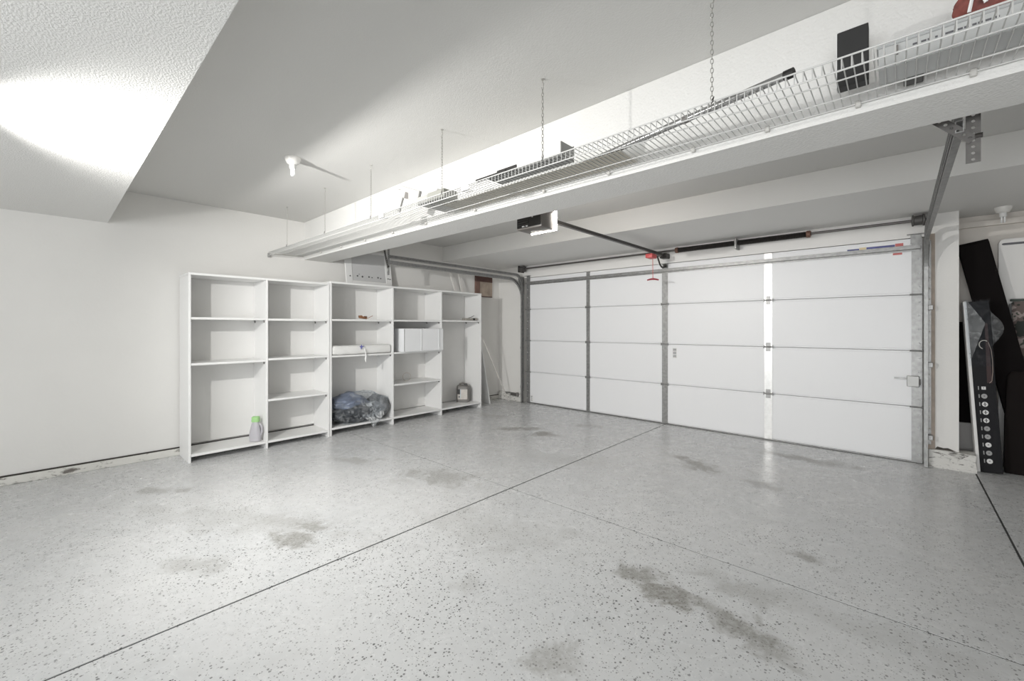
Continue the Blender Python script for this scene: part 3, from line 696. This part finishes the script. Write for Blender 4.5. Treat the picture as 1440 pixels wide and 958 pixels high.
MB().tube([(SX0, SY, SZ - .02), (SX0, BY0 - .008, SZ - .006)], .004, 6).obj('end_rod', M_CHAIN, ws)

# chains
def link_mesh():
    b = MB(); pts = []
    for k in range(12):
        a = 2 * math.pi * k / 12; pts.append((.0052 * math.cos(a), 0, .011 * math.sin(a) * 1.0))
    pts.append(pts[0]); b.tube(pts, .0014, 4, cap=False)
    return b.mesh('link', M_CHAIN, True)
LM = link_mesh()
cx = [-4.828, -3.915, -3.092, -2.196, -1.366, -.535, .31]
wh = ['over the bookcase end of the wire shelf', 'second from the left wall', 'third from the left wall', 'beside the white shelf bracket', 'beside the long grey fixture', 'beside the tip of the silver pole', 'past the storage bin']
for x, w_ in zip(cx, wh):
    t = thing('shelf_chain', 'thin steel chain holding the wire shelf, ' + w_, 'chain', (x, SY, SZ), 'chains holding the wire shelf')
    h = MB().tube([(x, SY, ZC), (x, SY, ZC - .018), (x + .007, SY, ZC - .026), (x + .004, SY, ZC - .036), (x - .006, SY, ZC - .034)], .0022, 6).lathe([(.009, -.003), (.009, 0)], 'Z', (x, SY, ZC), 10).obj('ceiling_hook', M_CHAIN, t)
    z = ZC - .045; k = 0
    while z > SZ + .012:
        inst('link', LM, t, T((x, SY, z)) @ rot(90 * (k % 2) + 20, 'Z')); z -= .0178; k += 1
    MB().tube([(x, SY - .002, z + .010), (x + .010, SY - .010, SZ + .012), (x + .006, SY - .011, SZ - .006), (x - .002, SY - .002, SZ - .007)], .002, 6).obj('shelf_hook', M_DSTEEL, t)

# ------------------------------------------------------------------ things on the wire shelf
DK = SZ + .0028     # deck surface
pl = thing('silver_pole', 'long silver metal pole with a black end lying across the wire shelf', 'pole', (-.8, 1.86, DK))
a, c = Vector((-.272, 1.762, DK + .0175)), Vector((-1.46, 2.035, DK + .026)); d = (c - a).normalized()
MB().tube([a + d * .03, c], .0145, 14).obj('tube', mat('polished_aluminium', (.42, .42, .42), .25, metal=.95), pl, True)
MB().tube([a + d * .40, a + d * .43], .0165, 14).obj('collar', M_GREYPL, pl, True)
MB().tube([a, a + d * .03], .0170, 14).obj('end_cap', M_BLACK, pl, True)
cb = tag(box('cardboard_sheet', -2.42, -1.02, 1.925, 2.105, DK, DK + .006, M_CARD), 'flat beige cardboard sheet lying on the wire shelf', 'cardboard')
fx = thing('light_strip', 'long grey metal fixture standing at the front of the wire shelf', 'fixture', (-1.53, 1.8, DK))
MB().box(-1.80, -1.27, 1.765, 1.885, DK, DK + .010).bevel(.002, 1).obj('base_plate', mat('fixture_grey', (.30, .30, .29), .5, metal=.3), fx)
MB().prism([(0, 0), (.53, 0), (.53, .072), (.45, .060), (.0, .012)], 0, .004, Matrix(((1, 0, 0, -1.80), (0, 0, 1, 1.876), (0, 1, 0, DK + .0102), (0, 0, 0, 1)))).obj('side_plate', MATS['fixture_grey'], fx)
MB().box(-1.276, -1.271, 1.766, 1.876, DK + .0102, DK + .075).obj('end_plate', MATS['fixture_grey'], fx)
bk = thing('black_bracket', 'slender black metal bracket lying near the front edge of the wire shelf', 'bracket', (-1.76, 1.75, DK))
MB().box(-1.885, -1.64, 1.742, 1.756, DK, DK + .014, None).obj('bar', M_BLACK, bk)
MB().box(-1.72, -1.57, 1.7565, 1.7635, DK, DK + .030).obj('bar', M_BLACK, bk)
sb = thing('white_shelf_bracket', 'white folded metal bracket standing like an arch on the wire shelf', 'bracket', (-2.6, 1.85, DK))
def bar(p, q, w, h, m, name, parent):
    p, q = Vector(p), Vector(q); d = q - p; L_ = d.length; M_ = T(p) @ d.to_track_quat('X', 'Y').to_matrix().to_4x4()
    return MB().box(0, L_, -w / 2, w / 2, -h / 2, h / 2, M_).bevel(.004, 1).obj(name, m, parent)
cream = mat('cream_metal', (.47, .465, .45), .45)
bar((-2.860, 1.82, DK + .026), (-2.785, 1.82, DK + .165), .085, .022, cream, 'leg', sb)
bar((-2.795, 1.82, DK + .160), (-2.57, 1.825, DK + .072), .085, .028, cream, 'arm', sb)
bar((-2.735, 1.82, DK + .118), (-2.665, 1.825, DK + .092), .05, .03, M_GREYPL, 'socket', sb)
bx_ = thing('slotted_box', 'grey metal box with black slots on the wire shelf', 'box', (-2.4, 1.95, DK))
MB().box(-2.555, -2.43, 1.79, 2.09, DK + .0015, DK + .055).bevel(.003, 1).obj('body', mat('light_metal', (.55, .55, .53), .4, metal=.4), bx_)
MB().box(-2.4295, -2.25, 1.79, 1.915, DK, DK + .060).bevel(.003, 1).obj('lid', mat('olive_grey', (.30, .30, .27), .6), bx_)
for y in [1.80 + .022 * k for k in range(5)]: box('slot', -2.47, -2.445, y, y + .010, DK + .0002, DK + .0012, M_BLACK, bx_)
bb = thing('black_carton', 'small upright black carton on the wire shelf', 'box', (-.122, 1.97, DK))
MB().box(-.168, -.080, 1.955, 2.00, DK, DK + .203).bevel(.002, 1).obj('carton', mat('black_card', (.022, .022, .022), .55), bb)
MB().box(-.1705, -.1685, 1.957, 1.998, DK + .001, DK + .201).obj('white_edge', M_WHITE, bb)
bn = thing('storage_bin', 'flat frosted plastic bin with printed front on the wire shelf', 'storage bin', (.2, 1.98, DK))
fro = bpy.data.materials.new('frosted_plastic'); fro.use_nodes = True; _b = fro.node_tree.nodes['Principled BSDF']
_b.inputs['Base Color'].default_value = (.74, .75, .74, 1); _b.inputs['Roughness'].default_value = .35; _b.inputs['Transmission Weight'].default_value = .35
bx0, bx1, by0, by1 = -.052, .50, 1.915, 2.035
b = MB().box(bx0, bx1, by0, by1, DK, DK + .003)
for q in ((bx0, bx1, by0, by0 + .003), (bx0, bx1, by1 - .003, by1), (bx0, bx0 + .003, by0 + .003, by1 - .003), (bx1 - .003, bx1, by0 + .003, by1 - .003)): b.box(*q, DK + .003, DK + .072)
b.obj('tub', fro, bn)
MB().box(bx0 - .005, bx1 + .005, by0 - .005, by1 + .005, DK + .0725, DK + .083).bevel(.003, 1).obj('lid', mat('frosted_lid', (.45, .46, .46), .4), bn)
MB().box(bx0 + .10, bx1 - .02, by0 + .012, by1 - .02, DK + .004, DK + .050).obj('papers', mat('grey_papers', (.50, .51, .52), .6, var=.2, vscale=20), bn)
x = bx0 + .085
random.seed(3)
while x < .22:
    w_ = random.choice((.006, .012, .018, .009)); box('print_mark', x, x + w_, by0 - .0011, by0 - .0001, DK + .050, DK + .056, M_INK, bn); x += w_ + random.choice((.003, .003, .008))
box('handle', bx0 + .045, bx0 + .05, by0 - .006, by0 - .0001, DK + .035, DK + .066, M_GREYPL, bn)
tag(MB().box(.012, .064, 2.052, 2.108, DK, DK + .062).bevel(.003, 1).box(.004, .072, 2.047, 2.113, DK + .0622, DK + .070).obj('black_canister', M_BLACK), 'small black lidded canister behind the frosted bin', 'canister')
b, go = blob((.215, 1.975, DK + .083 + .062), (.085, .052, .062), .12, 2.5, mat('red_patterned_cloth', (.30, .09, .075), .7, var=.6, vscale=26), 'cloth', None, sub=4, seed=2.)
for v in b.bm.verts: v.co.z = max(v.co.z, DK + .0835)
rg = thing('red_cloth_bundle', 'dark red patterned cloth bundle on top of the frosted bin', 'cloth', (.215, 1.975, DK + .083))
o = go(); o.parent = rg; o.matrix_parent_inverse = rg.matrix_world.inverted()
MB().tube([(.16, 1.925, DK + .10), (.165, 1.915, DK + .13), (.185, 1.912, DK + .14), (.195, 1.918, DK + .11)], .005, 6).obj('white_tie', M_WHITE, rg, True)
tag(MB().box(.32, .48, 1.925, 2.02, DK + .0835, DK + .165).bevel(.008, 2).obj('black_case', M_BLACK), 'black case on top of the frosted bin beside the red cloth', 'case')

# ------------------------------------------------------------------ alcove: leaning boards, carton, folding table, camouflage bag
def leaning(x_bot, x_top, z_top, y0, y1, th):
    """plane leaning towards -X: bottom edge at x_bot, top edge at x_top (right-hand face), thickness th"""
    a = math.atan2(x_bot - x_top, z_top); return T((x_bot, 0, 0)) @ Matrix.Rotation(-a, 4, 'Y'), math.hypot(x_bot - x_top, z_top)
M1, L1 = leaning(1.00, .60, 2.10, 0, 0, 0)
b = MB().prism([(5.775, 0), (5.860, 0), (5.860, L1 - .03), (5.840, L1), (5.80, L1), (5.775, L1 - .03)], -.20, 0, M1 @ Matrix(((0, 0, 1, 0), (1, 0, 0, 0), (0, 1, 0, 0), (0, 0, 0, 1))))
for v in b.bm.verts: v.co.z = max(v.co.z, .001)
tag(b.obj('black_slab', M_BLACKM), 'big matte black padded slab leaning against the alcove pier', 'board')
cnt = thing('display_carton', 'tall thin black carton with white icons, wrapped in clear plastic, leaning in the alcove', 'carton', (.60, 5.65, 0))
Mc, Lc = leaning(.672, .585, 1.53, 0, 0, 0)
th = .135
MB().box(-th, 0, 5.605, 5.765, .012, Lc - .004, Mc).bevel(.003, 1).obj('carton', mat('black_printed_card', (.016, .016, .018), .6, spec=.15), cnt)
MB().box(-th - .022, -th - .0008, 5.603, 5.765, .010, Lc, Mc).bevel(.002, 1).obj('white_side', mat('white_foam_board', (.80, .79, .78), .6), cnt)
icon_m = mat('white_print', (.72, .72, .71), .5); icon_g = mat('grey_icon_print', (.34, .34, .34), .5); icon_d = mat('dark_icon_mark', (.05, .05, .05), .5)
Yf = 5.6045
for k in range(10):
    z = .755 - .0715 * k; xc = -.075
    base = Mc @ T((xc, Yf, z)) @ rot(90, 'X')
    if k == 0: ic = MB().prism([(-.013, -.013), (.013, -.013), (.013, .013), (-.013, .013)], 0, .001, base)
    else: ic = MB().prism([(.0185 * math.cos(q), .0215 * math.sin(q)) for q in [j * math.pi / 9 for j in range(18)]], 0, .001, base)
    ic = ic.obj('icon', icon_g if k in (1, 5, 6, 8) else icon_m, cnt)
    dm = Mc @ T((xc, Yf - .0011, z)) @ rot(90, 'X')
    if k in (2, 3, 4): MB().prism([(-.003, -.016), (.003, -.016), (.003, .016), (-.003, .016)], 0, .0008, dm).prism([(-.011, -.002), (.011, -.002), (.011, .002), (-.011, .002)], 0.0009, .0012, dm).obj('icon_mark', icon_d, ic)
    else: MB().prism([(-.004, -.003), (.005, -.001), (.004, .004), (-.003, .005)], 0, .0008, dm).obj('icon_mark', icon_d, ic)
    MB().prism([(-.004, -.016), (.002, -.016), (.002, .016), (-.004, .016)], 0, .0008, Mc @ T((xc - .030, Yf, z)) @ rot(90, 'X')).obj('icon_caption', icon_g, cnt)
# printed swirl and wine-red stripe
sw = [(-.050 + .030 * math.cos(q), 1.14 + .038 * math.sin(q)) for q in [R(50 + i * 18) for i in range(12)]]
MB().tube([Mc @ Vector((x_, Yf - .001, z_)) for x_, z_ in sw], .0035, 6).obj('swirl_print', mat('cream_print', (.62, .58, .52), .5), cnt, True)
MB().tube([Mc @ Vector((x_, Yf, z_)) for x_, z_ in ((-.025, 1.16), (-.012, 1.10), (-.008, 1.0), (-.012, .90), (-.022, .82), (-.038, .80))], .0025, 6).obj('swirl_print', mat('faded_print', (.30, .24, .21), .5), cnt, True)
MB().prism([(-.052, .80), (-.020, .80), (-.020, 1.33), (-.036, 1.33)], 0, .0008, Mc @ T((0, Yf, 0)) @ rot(90, 'X')).obj('stripe_print', mat('wine_print', (.035, .014, .014), .6), cnt)
# clear wrap: crumpled sheet over the front and a flap at the side
def crumple(y, x0, x1, z0, z1, nu, nv, amp, mtx, shape=None):
    b = MB(); g = []
    for i in range(nu + 1):
        row = []
        for j in range(nv + 1):
            s_, t_ = i / nu, j / nv; xa, xb = (x0, x1) if shape is None else shape(t_)
            x_ = xa + (xb - xa) * s_; z_ = z0 + (z1 - z0) * t_
            row.append(b.bm.verts.new(mtx @ Vector((x_, y - abs(amp * noise.noise(Vector((x_ * 22, z_ * 16, y)))) - .001, z_))))
        g.append(row)
    for i in range(nu):
        for j in range(nv): b.bm.faces.new((g[i][j], g[i + 1][j], g[i + 1][j + 1], g[i][j + 1]))
    return b
crumple(5.600, -th - .02, .006, .95, Lc + .012, 10, 24, .018, Mc).obj('plastic_wrap', clear_film('carton_wrap', fac=.018), cnt, True)
crumple(5.590, -.15, -.02, 1.02, Lc + .005, 8, 26, .03, Mc, lambda t_: (-.145, -.145 + .10 * (t_ / .6 if t_ < .6 else (1 - t_) / .4) + .012)).obj('plastic_fold', clear_film('carton_fold', fac=.26, lo=.75, hi=1.5), cnt, True)
crumple(5.612, .004, .075, 1.14, 1.44, 6, 16, .03, Mc, lambda t_: (.003, .004 + .07 * math.sin(math.pi * min(1, t_ * 1.05)))).obj('plastic_flap', clear_film('carton_flap', fac=.16, lo=.7, hi=1.6), cnt, True)

ft = thing('folding_table', 'white plastic folding table standing on edge against the alcove wall', 'folding table', (1.0, 5.91, 0))
MB().prism([(.675, .001), (1.40, .001), (1.40, 2.098), (.715, 2.098), (.69, 2.088), (.677, 2.06)], 0, .038, Matrix(((1, 0, 0, 0), (0, 0, 1, 5.862 + .066), (0, 1, 0, 0), (0, 0, 0, 1))) @ T((0, 0, -.022))).obj('top', mat('white_table_plastic', (.78, .77, .75), .5), ft)
MB().prism([(.712 + .016 * math.cos(q) * (1 if abs(q - math.pi) > math.pi / 2 else 1) + (.12 if math.cos(q) > 0 else 0), 2.050 + .010 * math.sin(q)) for q in [i * math.pi / 10 for i in range(20)]], 0, .002, Matrix(((1, 0, 0, 0), (0, 0, 1, 5.9035), (0, 1, 0, 0), (0, 0, 0, 1)))).obj('handle_slot', M_INK, ft)
cbm = bpy.data.materials.new('camouflage_cloth'); cbm.use_nodes = True; nt = cbm.node_tree
tc = nt.nodes.new('ShaderNodeTexCoord'); nn_ = nt.nodes.new('ShaderNodeTexNoise'); nn_.inputs['Scale'].default_value = 11; nn_.inputs['Detail'].default_value = 2
rp = nt.nodes.new('ShaderNodeValToRGB'); rp.color_ramp.interpolation = 'CONSTANT'
for p_, c_ in ((0, (.03, .035, .03)), (.42, (.14, .11, .10)), (.52, (.33, .28, .26)), (.60, (.07, .08, .065))):
    e = rp.color_ramp.elements.new(p_) if p_ else rp.color_ramp.elements[0]; e.position = p_; e.color = (*c_, 1)
rp.color_ramp.elements[-1].color = (.45, .40, .37, 1)
nt.links.new(tc.outputs['Object'], nn_.inputs['Vector']); nt.links.new(nn_.outputs['Fac'], rp.inputs['Fac']); nt.links.new(rp.outputs['Color'], nt.nodes['Principled BSDF'].inputs['Base Color'])
nt.nodes['Principled BSDF'].inputs['Roughness'].default_value = .8
cg = thing('camouflage_bag', 'camouflage cloth bag with dark trim in front of the folding table', 'bag', (.95, 5.884, 0))
MB().sections([(.001, .10, .016, .93), (.03, .11, .018, .93), (1.20, .13, .018, .90), (1.50, .155, .017, .90), (1.52, .14, .012, .90)], 28, 4., T((0, 5.884, 0))).obj('body', cbm, cg, True)
MB().box(.742, .83, 5.866, 5.880, 1.522, 1.545).bevel(.004, 1).obj('trim', mat('dark_green_trim', (.045, .06, .05), .6), cg)
MB().box(.735, .750, 5.862, 5.866, 1.10, 1.50).obj('strap', M_BLACK, cg)

tag(MB().box(.412, .600, 5.872, 5.945, .001, .385).bevel(.004, 1).obj('grey_carton', mat('pale_grey_card', (.42, .41, .40), .7)), 'pale grey carton on the floor under the black board in the alcove', 'box')
tag(MB().box(.410, .655, 5.885, 5.905, .386, 1.34).bevel(.002, 1).obj('black_board', M_BLACKM), 'narrow black board standing on the pale grey carton', 'board')
dk = MB().sections([(.001, .19, .026, .885), (.05, .20, .030, .885), (.50, .20, .030, .890), (.86, .185, .026, .895), (.90, .16, .016, .895)], 28, 4., T((0, 5.738, 0)))
for v in dk.bm.verts: v.co.y += .006 * noise.noise(v.co * 9); 
tag(dk.obj('dark_garment_bag', mat('dark_brown_cloth', (.014, .0115, .011), .9, bump=.3, bscale=9, spec=.08), smooth=True), 'dark brown cloth bag standing beside the wrapped carton', 'bag')
